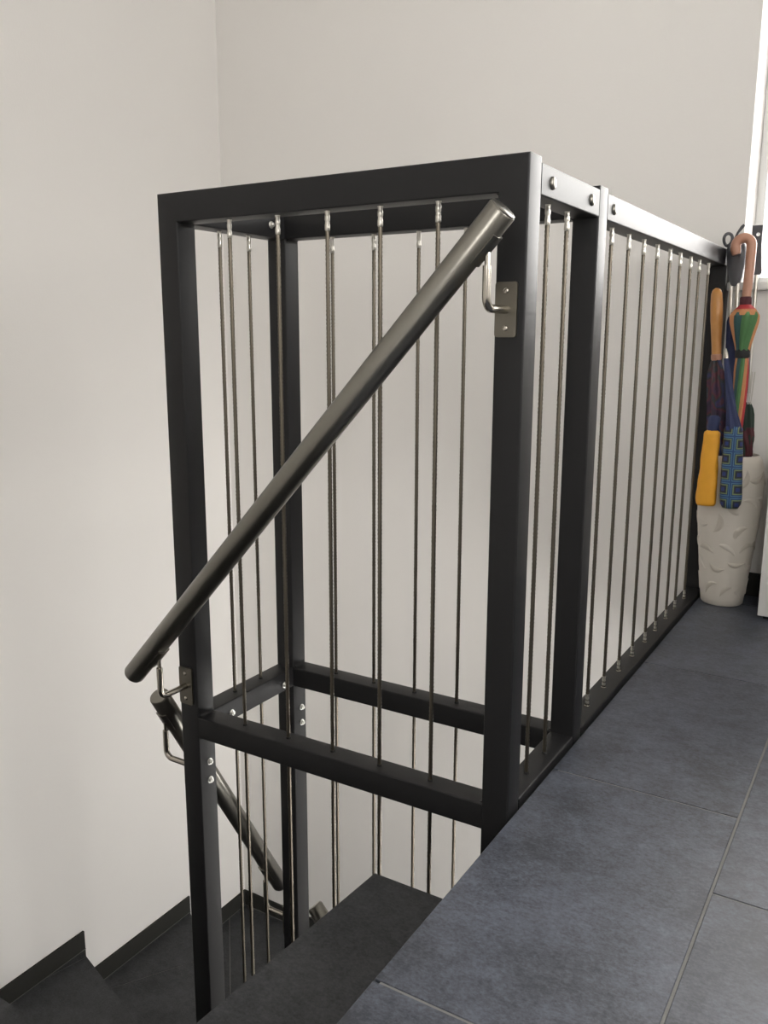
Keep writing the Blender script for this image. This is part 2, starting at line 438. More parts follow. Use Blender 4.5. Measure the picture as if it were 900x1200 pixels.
ZT0 = 0.9496; ZL0, ZL1 = -0.0329, 0.0117
postA = tube('post', (-P, 0, ZLOW), (0, P, 1.0))
postB = tube('post', (-P, D, ZLOW), (0, D + P, 1.0))
postC = tube('post', (-W, 0, ZLOW), (-W + P, P, 1.0))
postD = tube('post', (-W, D, ZLOW), (-W + P, D + P, 1.0))
postE = tube('post', (-P, PE, -0.2), (0, YB - 0.001, 0.9935))
# front and back frames (welded flush), short side beams and the long run (bolted)
frame_tops = []
for y in (0, D):
    frame_tops.append(tube('top_beam', (-W + P - 0.001, y, ZT0), (-P + 0.001, y + P, 1.0)))
    tube('bottom_beam', (-W + P - 0.001, y, ZL0), (-P + 0.001, y + P, ZL1))
sideT = tube('top_beam', (-P, P + 0.0008, 0.949), (0, D - 0.0008, 0.9935))
leftT = tube('top_beam', (-W, P + 0.0008, 0.949), (-W + P, D - 0.0008, 0.9935))
tube('bottom_beam', (-P, P + 0.0008, ZL0), (0, D - 0.0008, ZL1))
leftB = tube('bottom_beam', (-W, P + 0.0008, ZL0), (-W + P, D - 0.0008, ZL1))
longT = tube('top_beam', (-P, D + P + 0.0008, 0.949), (0, PE, 0.9935))
tube('bottom_beam', (-P, D + P + 0.0008, ZL0), (0, PE, ZL1))
def mitre():
    for po, xo, sg in ((postA, 0, -1), (postB, 0, -1), (postC, -W, 1), (postD, -W, 1)):
        for v in po.data.vertices:
            if v.co.z > 0.9: v.co.z = 1.0 - (v.co.x - xo) * sg / P * (1.0 - ZT0)
    for be in frame_tops:
        for v in be.data.vertices:
            k = (1.0 - v.co.z) / (1.0 - ZT0) * P
            v.co.x = -k if v.co.x > -W / 2 else -W + k
mitre()
# weld fillets in the corners of the welded frames
def fillet(x, y, z, sx, sz, r=0.007):
    bm = bmesh.new(); pr = [(0, 0)]
    for i in range(5):
        t = PI / 2 * i / 4; pr.append((r - r * math.sin(t), r - r * math.cos(t)))
    lo = [bm.verts.new((x + sx * a, y + 0.006, z + sz * b)) for a, b in pr]; hi = [bm.verts.new((x + sx * a, y + P - 0.006, z + sz * b)) for a, b in pr]
    bm.faces.new(lo[::-1]); bm.faces.new(hi)
    for i in range(len(pr)): bm.faces.new((lo[i], lo[(i + 1) % len(pr)], hi[(i + 1) % len(pr)], hi[i]))
    return link('weld', bm, 'frame', rail)
for y in (0, D):
    for x, sx in ((-W + P, 1), (-P, -1)):
        fillet(x, y, ZT0, sx, -1); fillet(x, y, ZL0, sx, -1); fillet(x, y, ZL1, sx, 1)

# bolts
def bolt_dome(loc, nx, parent, r=0.0095):                        # low round head on a face looking along +-x
    bm = bmesh.new()
    prof = [(r, 0), (r * 0.97, 0.002), (r * 0.8, 0.0036), (r * 0.45, 0.0044)]
    lathe(bm, prof, seg=20); bmesh.ops.rotate(bm, verts=bm.verts, matrix=Matrix.Rotation(PI / 2 * nx, 3, 'Y'))
    o = autosmooth(link('bolt', bm, 'steel', parent), 50); o.location = loc; return o
for y in (0.089, 0.268): bolt_dome((0, y, 0.971), 1, sideT)
bolt_dome((0, 0.391, 0.971), 1, longT)
def bolt_nut(loc, parent):                                      # hex nut with washer, facing +x
    bm = bmesh.new()
    lathe(bm, [(0.0072, 0), (0.0072, 0.0012)], seg=20); lathe(bm, [(0.0055, 0.0012), (0.0055, 0.005)], seg=6)
    lathe(bm, [(0.003, 0.005), (0.003, 0.0072), (0.002, 0.0078)], seg=12)
    bmesh.ops.rotate(bm, verts=bm.verts, matrix=Matrix.Rotation(PI / 2, 3, 'Y'))
    o = autosmooth(link('bolt', bm, 'zinc', parent), 30); o.location = loc
    return o
xi = -W + P
for y, z, pr in ((0.027, -0.094, postC), (0.027, -0.134, postC), (D + 0.029, -0.095, postD), (D + 0.029, -0.133, postD),
                 (0.098, -0.016, leftB), (0.276, -0.018, leftB), (0.090, 0.972, leftT), (0.265, 0.973, leftT)):
    bolt_nut((xi, y, z), pr)

# cables
def rope_mesh(z0, z1, r=0.0032):
    me = bpy.data.meshes.new('cable'); seg = 18; step = 0.003; n = int((z1 - z0) / step)
    vs, fs = [], []
    for i in range(n + 1):
        z = z0 + (z1 - z0) * i / n; tw = 2 * PI * z / 0.034
        for k in range(seg):
            th = 2 * PI * k / seg; rr = r * (1 + 0.22 * math.cos(6 * (th - tw)))
            vs.append((rr * math.cos(th), rr * math.sin(th), z))
    for i in range(n):
        for k in range(seg):
            a = i * seg + k; b = i * seg + (k + 1) % seg; fs.append((a, b, b + seg, a + seg))
    me.from_pydata(vs, [], fs); me.materials.append(M['cable'])
    for p in me.polygons: p.use_smooth = True
    return me
def ferrule_mesh(z0, z1, r=0.0044):
    bm = bmesh.new(); L = z1 - z0; s = 1
    lathe(bm, [(r * 0.75, z0), (r, z0 + 0.002), (r, z0 + 0.30 * L), (r * 0.86, z0 + 0.36 * L), (r * 0.86, z0 + 0.48 * L), (r, z0 + 0.54 * L),
               (r, z0 + 0.72 * L), (r * 0.86, z0 + 0.78 * L), (r * 0.9, z0 + 0.9 * L), (r * 1.05, z0 + 0.94 * L), (r * 1.05, z1)], seg=14)
    o = autosmooth(link('ferrule', bm, 'ferrule', None), 30)
    me = o.data; bpy.data.objects.remove(o); return me
def washer_mesh(z):
    bm = bmesh.new(); lathe(bm, [(0.0055, z), (0.0055, z + 0.0015), (0.0042, z + 0.0025), (0.0042, z + 0.006)], seg=16)
    o = autosmooth(link('washer', bm, 'chrome', None), 30); me = o.data; bpy.data.objects.remove(o); return me
rope_box = rope_mesh(ZLOW, 0.96); rope_long = rope_mesh(0.005, 0.96)
fer_top = ferrule_mesh(ZT0 - 0.031, ZT0 + 0.001); fer_bot = ferrule_mesh(ZL1 + 0.004, ZL1 + 0.026, 0.0038); washer = washer_mesh(ZL1 - 0.0005)
bm = bmesh.new(); lathe(bm, [(0.0046, ZL1 - 0.0005), (0.0046, ZL1 + 0.002), (0.0032, ZL1 + 0.003)], seg=14)
o = link('grommet', bm, 'socket', None); grommet = o.data; bpy.data.objects.remove(o)
def new(name, me, parent, loc=(0, 0, 0)):
    o = bpy.data.objects.new(name, me); COL.objects.link(o); o.parent = parent; o.location = loc; return o
def cable_at(x, y, long=False):
    c = new('cable', rope_long if long else rope_box, rail, (x, y, 0))
    c.rotation_euler.z = 0
    new('ferrule', fer_top, c)
    if long: new('ferrule', fer_bot, c); new('washer', washer, c)
    else: new('grommet', grommet, c)
    return c
for x in (-0.560, -0.4545, -0.3535, -0.2535, -0.152): cable_at(x, P / 2)
for x in (-0.558, -0.4585, -0.357, -0.257, -0.155): cable_at(x, D + P / 2)
for y in (0.136, 0.2215): cable_at(-W + P / 2, y); cable_at(-P / 2, y - 0.002)
for y in (0.460, 0.571, 0.681, 0.790, 0.904, 1.004, 1.115, 1.215, 1.330): cable_at(-P / 2, y, True)

# ------------------------------------------------------------------ stainless handrails
def handrail(name, label, A, B, mounts, out):
    """A, B: axis ends; mounts: list of (fixing point on the post face); out: unit vector away from the post"""
    A, B, out = Vector(A), Vector(B), Vector(out)
    t = (B - A).normalized(); r = 0.0208
    root = empty(name, A); tag(root, label, 'handrail', 'stainless handrails around the frame')
    bm = bmesh.new(); sweep(bm, [A, A + t * 0.0015, B - t * 0.0015, B], [r - 0.001, r, r, r - 0.001], seg=40)
    o = autosmooth(link('handrail_tube', bm, 'steel', None), 40); keep(o, root)
    for e, s in ((A, -1), (B, 1)):
        bm = bmesh.new(); sweep(bm, [e - t * s * 0.001, e + t * s * 0.0018, e + t * s * 0.0025], [r * 0.93, r * 0.93, r * 0.88], seg=40)
        o = autosmooth(link('end_cap', bm, 'steel', None), 40); keep(o, root)
    for mp in mounts:
        mp = Vector(mp)
        h = t - Vector((0, 0, t.z)); h.normalize()             # horizontal direction along the rail
        pw, ph, pt = 0.0335, 0.077, 0.004
        # plate: rounded rectangle on the post face
        bm = bmesh.new(); pr = []
        for cx, cz, a0 in ((1, 1, 0), (-1, 1, PI / 2), (-1, -1, PI), (1, -1, 1.5 * PI)):
            for i in range(4):
                q = a0 + PI / 2 * i / 3; rr = 0.004
                pr.append((cx * (pw / 2 - rr) + rr * math.cos(q), cz * (ph / 2 - rr) + rr * math.sin(q)))
        lo = [bm.verts.new(mp + h * a + Vector((0, 0, b))) for a, b in pr]; hi = [bm.verts.new(mp + out * pt + h * a + Vector((0, 0, b))) for a, b in pr]
        bm.faces.new(lo); bm.faces.new(hi[::-1])
        for i in range(len(pr)): bm.faces.new((lo[i], lo[(i + 1) % len(pr)], hi[(i + 1) % len(pr)], hi[i]))
        br = link('bracket', bm, 'plate', None); keep(br, root)
        # arm: out, elbow, up
        s = (mp - A).dot(h) / t.dot(h); axis = A + t * s
        gap = (axis - mp).dot(out)
        under = axis.z - r / math.sqrt(1 - t.z * t.z)
        el = 0.016
        pts = [mp + out * pt, mp + out * (gap - el)]
        pts += arc(mp + out * (gap - el) + Vector((0, 0, el)), -Vector((0, 0, 1)), out, el, 0, PI / 2, 8)[1:]
        top = mp + out * gap; top.z = under - 0.018
        pts.append(top)
        bm = bmesh.new(); sweep(bm, pts, 0.006, seg=16)
        o = autosmooth(link('arm', bm, 'chrome', None), 40); o.parent = br; o.location = -root.location
        o.location = Vector((0, 0, 0))
        pin = [top - Vector((0, 0, 0.002)), Vector((top.x, top.y, under + 0.003))]
        bm = bmesh.new(); sweep(bm, pin, 0.0035, seg=12); o = link('pin', bm, 'chrome', br)
        # saddle: curved strip under the tube
        perp = t.cross(out).normalized()
        if perp.z > 0: perp = -perp
        cs = axis + t * 0.0; bm = bmesh.new(); rows = []
        for q in (-0.03, 0.03):
            for rad in (r - 0.0005, r + 0.003):
                rows.append([bm.verts.new(cs + t * (q * 0.8 + math.copysign(r, -t.z) * abs(t.z) / math.sqrt(1 - t.z * t.z)) + (perp * math.cos(a) + out * math.sin(a)) * rad) for a in [(-0.65 + 1.3 * i / 8) for i in range(9)]])
        a0, a1, b0, b1 = rows
        for i in range(8):
            bm.faces.new((a1[i], a1[i + 1], b1[i + 1], b1[i])); bm.faces.new((a0[i], b0[i], b0[i + 1], a0[i + 1]))
            bm.faces.new((a0[i], a0[i + 1], a1[i + 1], a1[i])); bm.faces.new((b0[i], b1[i], b1[i + 1], b0[i + 1]))
        bm.faces.new((a0[0], a1[0], b1[0], b0[0])); bm.faces.new((a0[8], b0[8], b1[8], a1[8]))
        autosmooth(link('saddle', bm, 'steel', br), 40)
        for dz in (-0.026, 0.026):
            bm = bmesh.new(); c = mp + Vector((0, 0, dz))
            sweep(bm, [c + out * pt, c + out * (pt + 0.0012), c + out * (pt + 0.002)], [0.0042, 0.0040, 0.0028], seg=14)
            autosmooth(link('screw', bm, 'chrome', br), 40)
    return root
OFF = 0.07
handrail('handrail', 'long slanting stainless handrail on the frame front, reaching up to the landing post',
         (-0.007, -OFF, 0.9165), (-0.757, -OFF, 0.108), [(-0.0275, 0, 0.790), (-0.6875, 0, 0.0745)], (0, -1, 0))
handrail('handrail', 'short steep stainless handrail on the narrow side of the frame facing the stairwell wall',
         (-W - OFF, 0.010, 0.027), (-W - OFF, 0.388, -0.628), [(-W, 0.022, -0.113), (-W, 0.329, -0.660)], (-1, 0, 0))
handrail('handrail', 'stainless handrail end peeking over the top stair tread behind the frame',
         (-0.696, D + P + OFF, -0.686), (-0.005, D + P + OFF, -1.396), [(-0.684, D + P + 0.0002, -0.820), (-0.0235, D + P + 0.0002, -1.49)], (0, 1, 0))

# ------------------------------------------------------------------ vase with embossed leaves
VX, VY = 0.068, 1.400
vase = empty('umbrella_vase', (VX, VY, 0)); tag(vase, 'tall off-white ceramic vase with embossed leaf swirls holding umbrellas', 'vase')
VP = [(0.054, 0.0), (0.0575, 0.004), (0.0595, 0.02), (0.065, 0.07), (0.0725, 0.14), (0.0795, 0.21), (0.0845, 0.27), (0.087, 0.32), (0.0868, 0.36), (0.0835, 0.395), (0.077, 0.418), (0.0695, 0.430), (0.066, 0.432), (0.063, 0.428), (0.062, 0.41), (0.062, 0.20), (0.050, 0.02)]
bm = bmesh.new(); lathe(bm, VP, seg=56); autosmooth(link('body', bm, 'vase', vase), 60)
def vrad(z):
    for (r0, z0), (r1, z1) in zip(VP, VP[1:]):
        if z0 <= z <= z1: return r0 + (r1 - r0) * (z - z0) / (z1 - z0)
    return 0.08
rv = random.Random(3)
def leaf(th, z, L, wd, rot, curl):
    bm = bmesh.new(); n = 10; top = []
    rows = []
    for i in range(n + 1):
        s = i / n; a = rot + curl * (s - 0.5)
        cx = L * (s - 0.5) * math.cos(rot) - curl * L * 0.35 * (s - 0.5) ** 2 * math.sin(rot) * 2
        cz = L * (s - 0.5) * math.sin(rot) + curl * L * 0.35 * (s - 0.5) ** 2 * math.cos(rot) * 2
        hw = wd * math.sin(PI * s) ** 0.75 * (1.15 - 0.4 * s)
        nx, nz = -math.sin(a), math.cos(a); row = []
        for q, hgt in ((-1, -0.0008), (-0.75, 0.0012), (0, 0.0022), (0.75, 0.0012), (1, -0.0008)):
            px, pz = cx + nx * hw * q, cz + nz * hw * q
            zz = min(max(z + pz, 0.012), 0.415); rr = vrad(zz) + hgt; t2 = th + px / 0.08
            row.append(bm.verts.new((rr * math.cos(t2), rr * math.sin(t2), zz)))
        rows.append(row)
    for i in range(n):
        for k in range(4):
            bm.faces.new((rows[i][k], rows[i][k + 1], rows[i + 1][k + 1], rows[i + 1][k]))
    bmesh.ops.remove_doubles(bm, verts=bm.verts, dist=0.00005)
    o = link('embossed_leaf', bm, 'vase_dark' if rv.random() < 0.45 else 'vase', vase, smooth=True); return o
for row in range(6):
    for k in range(9):
        th = 2 * PI * (k + 0.5 * (row % 2)) / 9 + rv.uniform(-0.12, 0.12); z = 0.05 + row * 0.063 + rv.uniform(-0.012, 0.012)
        leaf(th, z, rv.uniform(0.045, 0.062), rv.uniform(0.008, 0.012), rv.uniform(-0.9, 0.9) + (PI / 2 if rv.random() < 0.3 else 0), rv.choice((-1, 1)) * rv.uniform(0.7, 1.6))

# ------------------------------------------------------------------ umbrellas
def fabric(name, col, rough=0.7): return simple(name, col, rough, bump=0.9, bscale=70, var=0.12, vscale=25)
M['wood'] = simple('honey_wood', (0.50, 0.235, 0.065), 0.32, var=0.22, vscale=30)
M['plum'] = fabric('plum_fabric', (0.045, 0.020, 0.034))
def checked(name):
    m, nt, b = nodes(name); b.inputs['Roughness'].default_value = 0.6
    tc = nt.nodes.new('ShaderNodeTexCoord'); mp = nt.nodes.new('ShaderNodeMapping'); mp.inputs['Scale'].default_value = (26, 26, 17); mp.inputs['Rotation'].default_value = (0.3, 0.5, 0)
    n = nt.nodes.new('ShaderNodeTexNoise'); n.inputs['Scale'].default_value = 1.3; n.inputs['Detail'].default_value = 1.5
    cr = nt.nodes.new('ShaderNodeValToRGB'); e = cr.color_ramp.elements
    e[0].position = 0.30; e[0].color = (0.012, 0.016, 0.030, 1); e[1].position = 0.42; e[1].color = (0.050, 0.018, 0.050, 1)
    for p, c in ((0.50, (0.095, 0.022, 0.035, 1)), (0.56, (0.020, 0.030, 0.028, 1)), (0.64, (0.030, 0.032, 0.110, 1)), (0.72, (0.080, 0.028, 0.045, 1))):
        x = e.new(p); x.color = c
    nt.links.new(tc.outputs['Object'], mp.inputs[0]); nt.links.new(mp.outputs[0], n.inputs['Vector']); nt.links.new(n.outputs['Fac'], cr.inputs[0]); nt.links.new(cr.outputs[0], b.inputs['Base Color'])
    return m
M['plum'] = checked('plum_checked_fabric')
M['navy'] = fabric('navy_fabric', (0.020, 0.030, 0.092))
M['blue'] = fabric('blue_fabric', (0.022, 0.065, 0.22))
M['pink'] = simple('tan_plastic', (0.48, 0.25, 0.17), 0.35)
M['green'] = fabric('green_fabric', (0.07, 0.18, 0.065))
M['teal'] = fabric('teal_fabric', (0.025, 0.075, 0.075))
M['orange'] = fabric('orange_fabric', (0.52, 0.23, 0.10))
M['red'] = fabric('red_fabric', (0.42, 0.035, 0.04))
M['black'] = fabric('black_fabric', (0.018, 0.018, 0.02))
M['maroon'] = fabric('maroon_fabric', (0.075, 0.015, 0.022))
M['dgreen'] = fabric('bottle_green_fabric', (0.016, 0.034, 0.024))
M['greyplast'] = simple('grey_plastic', (0.095, 0.098, 0.108), 0.6, spec=0.3)
M['yellow'] = fabric('yellow_fabric', (0.80, 0.38, 0.028), 0.6)

def lerp(a, b, t): return Vector(a) + (Vector(b) - Vector(a)) * t
def canopy(name, A, B, radii, mat, root, folds=7, depth=0.25, twist=1.2, seg=42):
    """gathered cloth along A-B; radii = list of (t, r)"""
    n = 28; pts = [lerp(A, B, i / n) for i in range(n + 1)]
    def rad(t):
        for (t0, r0), (t1, r1) in zip(radii, radii[1:]):
            if t <= t1: return r0 + (r1 - r0) * (t - t0) / max(1e-6, t1 - t0)
        return radii[-1][1]
    bm = bmesh.new()
    sweep(bm, pts, [rad(i / n) for i in range(n + 1)], seg=seg,
          fn=lambda t, th, r: r * (1 - depth * (0.5 + 0.5 * math.cos(folds * th + twist * 6 * t)) + 0.06 * math.sin(3 * th + 9 * t)))
    o = autosmooth(link(name, bm, mat, None), 60); keep(o, root); return o
def tubep(name, pts, r, mat, root, seg=16):
    bm = bmesh.new(); sweep(bm, pts, r, seg=seg); o = autosmooth(link(name, bm, mat, None), 45); keep(o, root); return o
def gores(name, A, B, radii, mats, root, folds=8, depth=0.18, twist=0.9, seg=64):
    """one canopy whose gathered panels have different colours: one child per panel"""
    n = 24; fr = frames_along([lerp(A, B, i / n) for i in range(n + 1)]); k0 = 0; per = seg // len(mats)
    def rad(t):
        for (t0, r0), (t1, r1) in zip(radii, radii[1:]):
            if t <= t1: return r0 + (r1 - r0) * (t - t0) / max(1e-6, t1 - t0)
        return radii[-1][1]
    for gi, mt in enumerate(mats):
        bm = bmesh.new(); rows = []
        for i, (p, a, b) in enumerate(fr):
            t = i / n; row = []
            for k in range(per + 1):
                th0 = 2 * PI * (gi * per + k) / seg; th = th0 + twist * t * 2
                rr = rad(t) * (1 - depth * (0.5 + 0.5 * math.cos(folds * th0)))
                row.append(bm.verts.new(p + (a * math.cos(th) + b * math.sin(th)) * rr))
            rows.append(row)
        for i in range(n):
            for k in range(per): bm.faces.new((rows[i][k], rows[i][k + 1], rows[i + 1][k + 1], rows[i + 1][k]))
        o = link(name, bm, mt, None, smooth=True); keep(o, root)

UG = 'umbrellas kept in the vase'
# wooden-handled dark umbrella
u = empty('umbrella', (0.040, 1.395, 0.06)); tag(u, 'closed dark plum umbrella with straight honey-coloured wooden handle', 'umbrella', UG)
ax = lambda z: lerp((0.050, 1.390, 0.03), (-0.013, 1.408, 0.890), (z - 0.03) / 0.86)
tubep('handle', [ax(0.705), ax(0.712), ax(0.74), ax(0.79), ax(0.80), ax(0.84), ax(0.872), ax(0.882), ax(0.887)], [0.0125, 0.0128, 0.0135, 0.0155, 0.0165, 0.0165, 0.0145, 0.011, 0.004], 'wood', u, 20)
tubep('collar', [ax(0.690), ax(0.694), ax(0.706), ax(0.708)], [0.012, 0.0142, 0.0142, 0.012], 'pink', u, 18)
canopy('canopy', ax(0.695), ax(0.10), [(0, 0.012), (0.06, 0.024), (0.34, 0.028), (0.42, 0.013), (1, 0.008)], 'plum', u, folds=8, depth=0.3)
tubep('tip', [ax(0.11), ax(0.04)], 0.004, 'steel', u, 10)
# rainbow umbrella with crook handle
u = empty('umbrella', (0.086, 1.375, 0.05)); tag(u, 'closed rainbow striped umbrella with tan crook handle', 'umbrella', UG)
ax = lambda z: lerp((0.088, 1.372, 0.04), (0.069, 1.380, 0.860), (z - 0.04) / 0.82)
hp = [ax(0.85), Vector((0.071, 1.38, 0.88)), Vector((0.0725, 1.381, 0.93)), Vector((0.0725, 1.382, 0.985))]
hp += arc((0.0525, 1.382, 0.994), (1, 0, 0), (0, 0, 1), 0.020, 0.15, PI * 1.02, 12)
hp += [Vector((0.0335, 1.382, 0.982)), Vector((0.036, 1.382, 0.972))]
tubep('handle', hp, [0.0115, 0.0118, 0.0125, 0.013] + [0.0132] * 13 + [0.0132, 0.011], 'pink', u, 20)
tubep('ferrule', [ax(0.838), ax(0.842), ax(0.858), ax(0.861)], [0.0135, 0.0155, 0.0150, 0.0125], 'maroon', u, 18)
tubep('collar', [ax(0.826), ax(0.832), ax(0.840)], [0.029, 0.022, 0.0145], 'red', u, 22)
tubep('rim_band', [ax(0.812), ax(0.818), ax(0.828)], [0.0345, 0.0335, 0.0275], 'orange', u, 24)
gores('canopy_panel', ax(0.820), ax(0.705), [(0, 0.034), (0.08, 0.039), (0.22, 0.038), (0.75, 0.022), (1, 0.0165)],
      ['orange', 'red', 'teal', 'black', 'orange', 'green', 'green', 'teal'], u, twist=0.25)
gores('canopy_panel', ax(0.705), ax(0.44), [(0, 0.0165), (0.15, 0.0195), (0.5, 0.018), (1, 0.010)],
      ['orange', 'red', 'teal', 'black', 'red', 'orange', 'green', 'teal'], u, twist=0.6)
tubep('strap', [ax(0.722), ax(0.718), ax(0.702), ax(0.698)], [0.0165, 0.019, 0.019, 0.0165], 'black', u, 22)
canopy('canopy_end', ax(0.445), ax(0.10), [(0, 0.0105), (1, 0.006)], 'red', u, folds=8, depth=0.2)
tubep('tip', [ax(0.11), ax(0.045)], 0.0035, 'steel', u, 10)
# folding umbrella with dark grey handle
u = empty('umbrella', (0.052, 1.43, 0.06)); tag(u, 'folding navy umbrella with grey handle, wrist cord and bare silver shaft', 'umbrella', UG)
ax = lambda z: lerp((0.062, 1.430, 0.06), (0.029, 1.438, 0.890), (z - 0.06) / 0.83)
bm = bmesh.new()
sweep(bm, [ax(z) for z in (0.893, 0.898, 0.915, 0.945, 0.975, 0.995, 1.004, 1.008)], [0.010, 0.013, 0.018, 0.0235, 0.0255, 0.025, 0.022, 0.012], seg=24, fn=lambda t, th, r: r * (0.80 + 0.20 * abs(math.cos(th))))
o = autosmooth(link('handle', bm, 'greyplast', None), 50); keep(o, u)
hnd = o
for dx in (-0.0085, 0.0075): tubep('shaft', [ax(0.80) + Vector((dx, -0.002, 0)), ax(0.90) + Vector((dx, -0.002, 0))], 0.0052, 'ferrule', u, 12)
canopy('canopy', ax(0.822), ax(0.12), [(0, 0.010), (0.03, 0.017), (0.3, 0.018), (0.6, 0.015), (1, 0.008)], 'navy', u, folds=6, depth=0.22)
c0 = ax(1.004)
tubep('wrist_cord', [c0, c0 + Vector((-0.006, -0.004, 0.012)), c0 + Vector((0.002, -0.006, 0.030)), c0 + Vector((0.012, -0.006, 0.044)), c0 + Vector((0.017, -0.006, 0.050))], [0.003, 0.003, 0.0032, 0.005, 0.0035], 'greyplast', u, 10)
lp = [c0 + Vector((-0.022 + 0.011 * math.cos(a) , -0.006 + 0.004 * math.sin(2 * a), 0.013 + 0.016 * math.sin(a))) for a in [2 * PI * i / 20 for i in range(20)]]
tubep('wrist_loop', lp + [lp[0]], 0.0042, 'greyplast', u, 10)
# second folding umbrella, flat tab handle with a hole
u = empty('umbrella', (0.098, 1.43, 0.06)); tag(u, 'dark green and maroon umbrella with a flat grey handle pierced by a hole', 'umbrella', UG)
ax = lambda z: lerp((0.104, 1.420, 0.06), (0.078, 1.452, 0.93), (z - 0.06) / 0.87)
bm = bmesh.new(); nseg = 24; cx_, cz_ = 0.0765, 1.028
outl = []
x0, x1, z0, z1 = 0.0605, 0.0865, 1.002, 1.052
for i in range(nseg):
    a = 2 * PI * i / nseg + PI / 4; c, s = math.cos(a), math.sin(a); m_ = max(abs(c), abs(s))
    outl.append(((x0 + x1) / 2 + (x1 - x0) / 2 * c / m_, (z0 + z1) / 2 + (z1 - z0) / 2 * s / m_))
hole = [(cx_ + 0.0052 * math.cos(2 * PI * i / nseg + PI / 4), cz_ + 0.0052 * math.sin(2 * PI * i / nseg + PI / 4)) for i in range(nseg)]
vv = [[bm.verts.new((x, y, z)) for x, z in ring] for y in (1.446, 1.458) for ring in (outl, hole)]
for i in range(nseg):
    j = (i + 1) % nseg
    bm.faces.new((vv[0][i], vv[0][j], vv[1][j], vv[1][i])); bm.faces.new((vv[2][i], vv[3][i], vv[3][j], vv[2][j]))
    bm.faces.new((vv[0][i], vv[2][i], vv[2][j], vv[0][j])); bm.faces.new((vv[1][i], vv[1][j], vv[3][j], vv[3][i]))
o = link('handle_tab', bm, 'greyplast', None); keep(o, u)
bm = bmesh.new(); rows = []
for z, xa, xb in ((1.0025, 0.0605, 0.0865), (0.99, 0.062, 0.0875), (0.95, 0.0655, 0.091), (0.93, 0.067, 0.093), (0.922, 0.070, 0.090)):
    rows.append([bm.verts.new(v) for v in ((xa, 1.446, z), (xb, 1.446, z), (xb, 1.460, z), (xa, 1.460, z))])
for r0, r1 in zip(rows, rows[1:]):
    for k in range(4): bm.faces.new((r0[k], r0[(k + 1) % 4], r1[(k + 1) % 4], r1[k]))
bm.faces.new(rows[0]); bm.faces.new(rows[-1][::-1])
bmesh.ops.bevel(bm, geom=[e for e in bm.edges if abs(e.verts[0].co.z - e.verts[1].co.z) > 0.004], offset=0.003, segments=2, affect='EDGES')
o = autosmooth(link('handle', bm, 'greyplast', None), 50); keep(o, u)
tubep('shaft', [ax(0.60), Vector((0.080, 1.452, 0.93))], 0.0045, 'ferrule', u, 10)
canopy('canopy', ax(0.575), ax(0.10), [(0, 0.008), (0.05, 0.019), (0.22, 0.020), (0.4, 0.015), (1, 0.008)], 'dgreen', u, folds=7, depth=0.25)
canopy('canopy_border', ax(0.505), ax(0.425), [(0, 0.020), (0.5, 0.0215), (1, 0.0195)], 'maroon', u, folds=7, depth=0.2)
for k in range(3): tubep('rib', [ax(0.57) + Vector((0.004 * k, -0.008, 0)), ax(0.66) + Vector((0.006 * k + 0.002, -0.006, 0))], 0.0014, 'ferrule', u, 8)

# two sleeved umbrellas hung over the front of the vase
def sleeve(bm, A, B, prof, flat, wr, seed):
    rr = random.Random(seed); ph = [rr.uniform(0, 6) for _ in range(4)]
    n = 40; pts = [lerp(A, B, i / n) for i in range(n + 1)]
    def rad(t):
        for (t0, r0), (t1, r1) in zip(prof, prof[1:]):
            if t <= t1: return r0 + (r1 - r0) * (t - t0) / max(1e-6, t1 - t0)
        return prof[-1][1]
    rings = []
    for i, p in enumerate(pts):
        t = i / n; r = rad(t); ring = []
        for k in range(36):
            th = 2 * PI * k / 36
            q = r * (1 + wr * (math.sin(3 * th + 14 * t + ph[0]) * 0.5 + math.sin(5 * th - 23 * t + ph[1]) * 0.35 + math.sin(31 * t + ph[2]) * 0.3 * math.sin(2 * th)))
            c, s = math.cos(th), math.sin(th)
            c = math.copysign(abs(c) ** 0.75, c); s = math.copysign(abs(s) ** 0.75, s)
            ring.append(bm.verts.new(p + Vector((q * c, q * s * flat, 0))))
        rings.append(ring)
    for i in range(n):
        for k in range(36): bm.faces.new((rings[i][k], rings[i][(k + 1) % 36], rings[i + 1][(k + 1) % 36], rings[i + 1][k]))
    bm.faces.new(rings[0][::-1]); bm.faces.new(rings[-1])

u = empty('umbrella', (0.024, 1.303, 0.298)); tag(u, 'folded umbrella in a plain yellow sleeve hanging over the front of the vase', 'umbrella', 'sleeved umbrellas hung on the vase')
bm = bmesh.new(); sleeve(bm, (0.0245, 1.3005, 0.505), (0.0215, 1.3005, 0.297), [(0, 0.014), (0.03, 0.021), (0.5, 0.0235), (0.9, 0.027), (0.97, 0.0265), (1, 0.022)], 0.66, 0.06, 2)
o = autosmooth(link('sleeve', bm, 'yellow', None), 70); keep(o, u)
tubep('handle', [(0.0245, 1.303, 0.495), (0.0255, 1.305, 0.515), (0.0265, 1.308, 0.538), (0.0265, 1.308, 0.545)], [0.012, 0.0150, 0.0155, 0.010], 'navy', u, 18)
tubep('strap', [(0.0265, 1.310, 0.535), (0.031, 1.330, 0.520), (0.038, 1.347, 0.480), (0.041, 1.354, 0.440), (0.044, 1.358, 0.400)], 0.003, 'navy', u, 8)

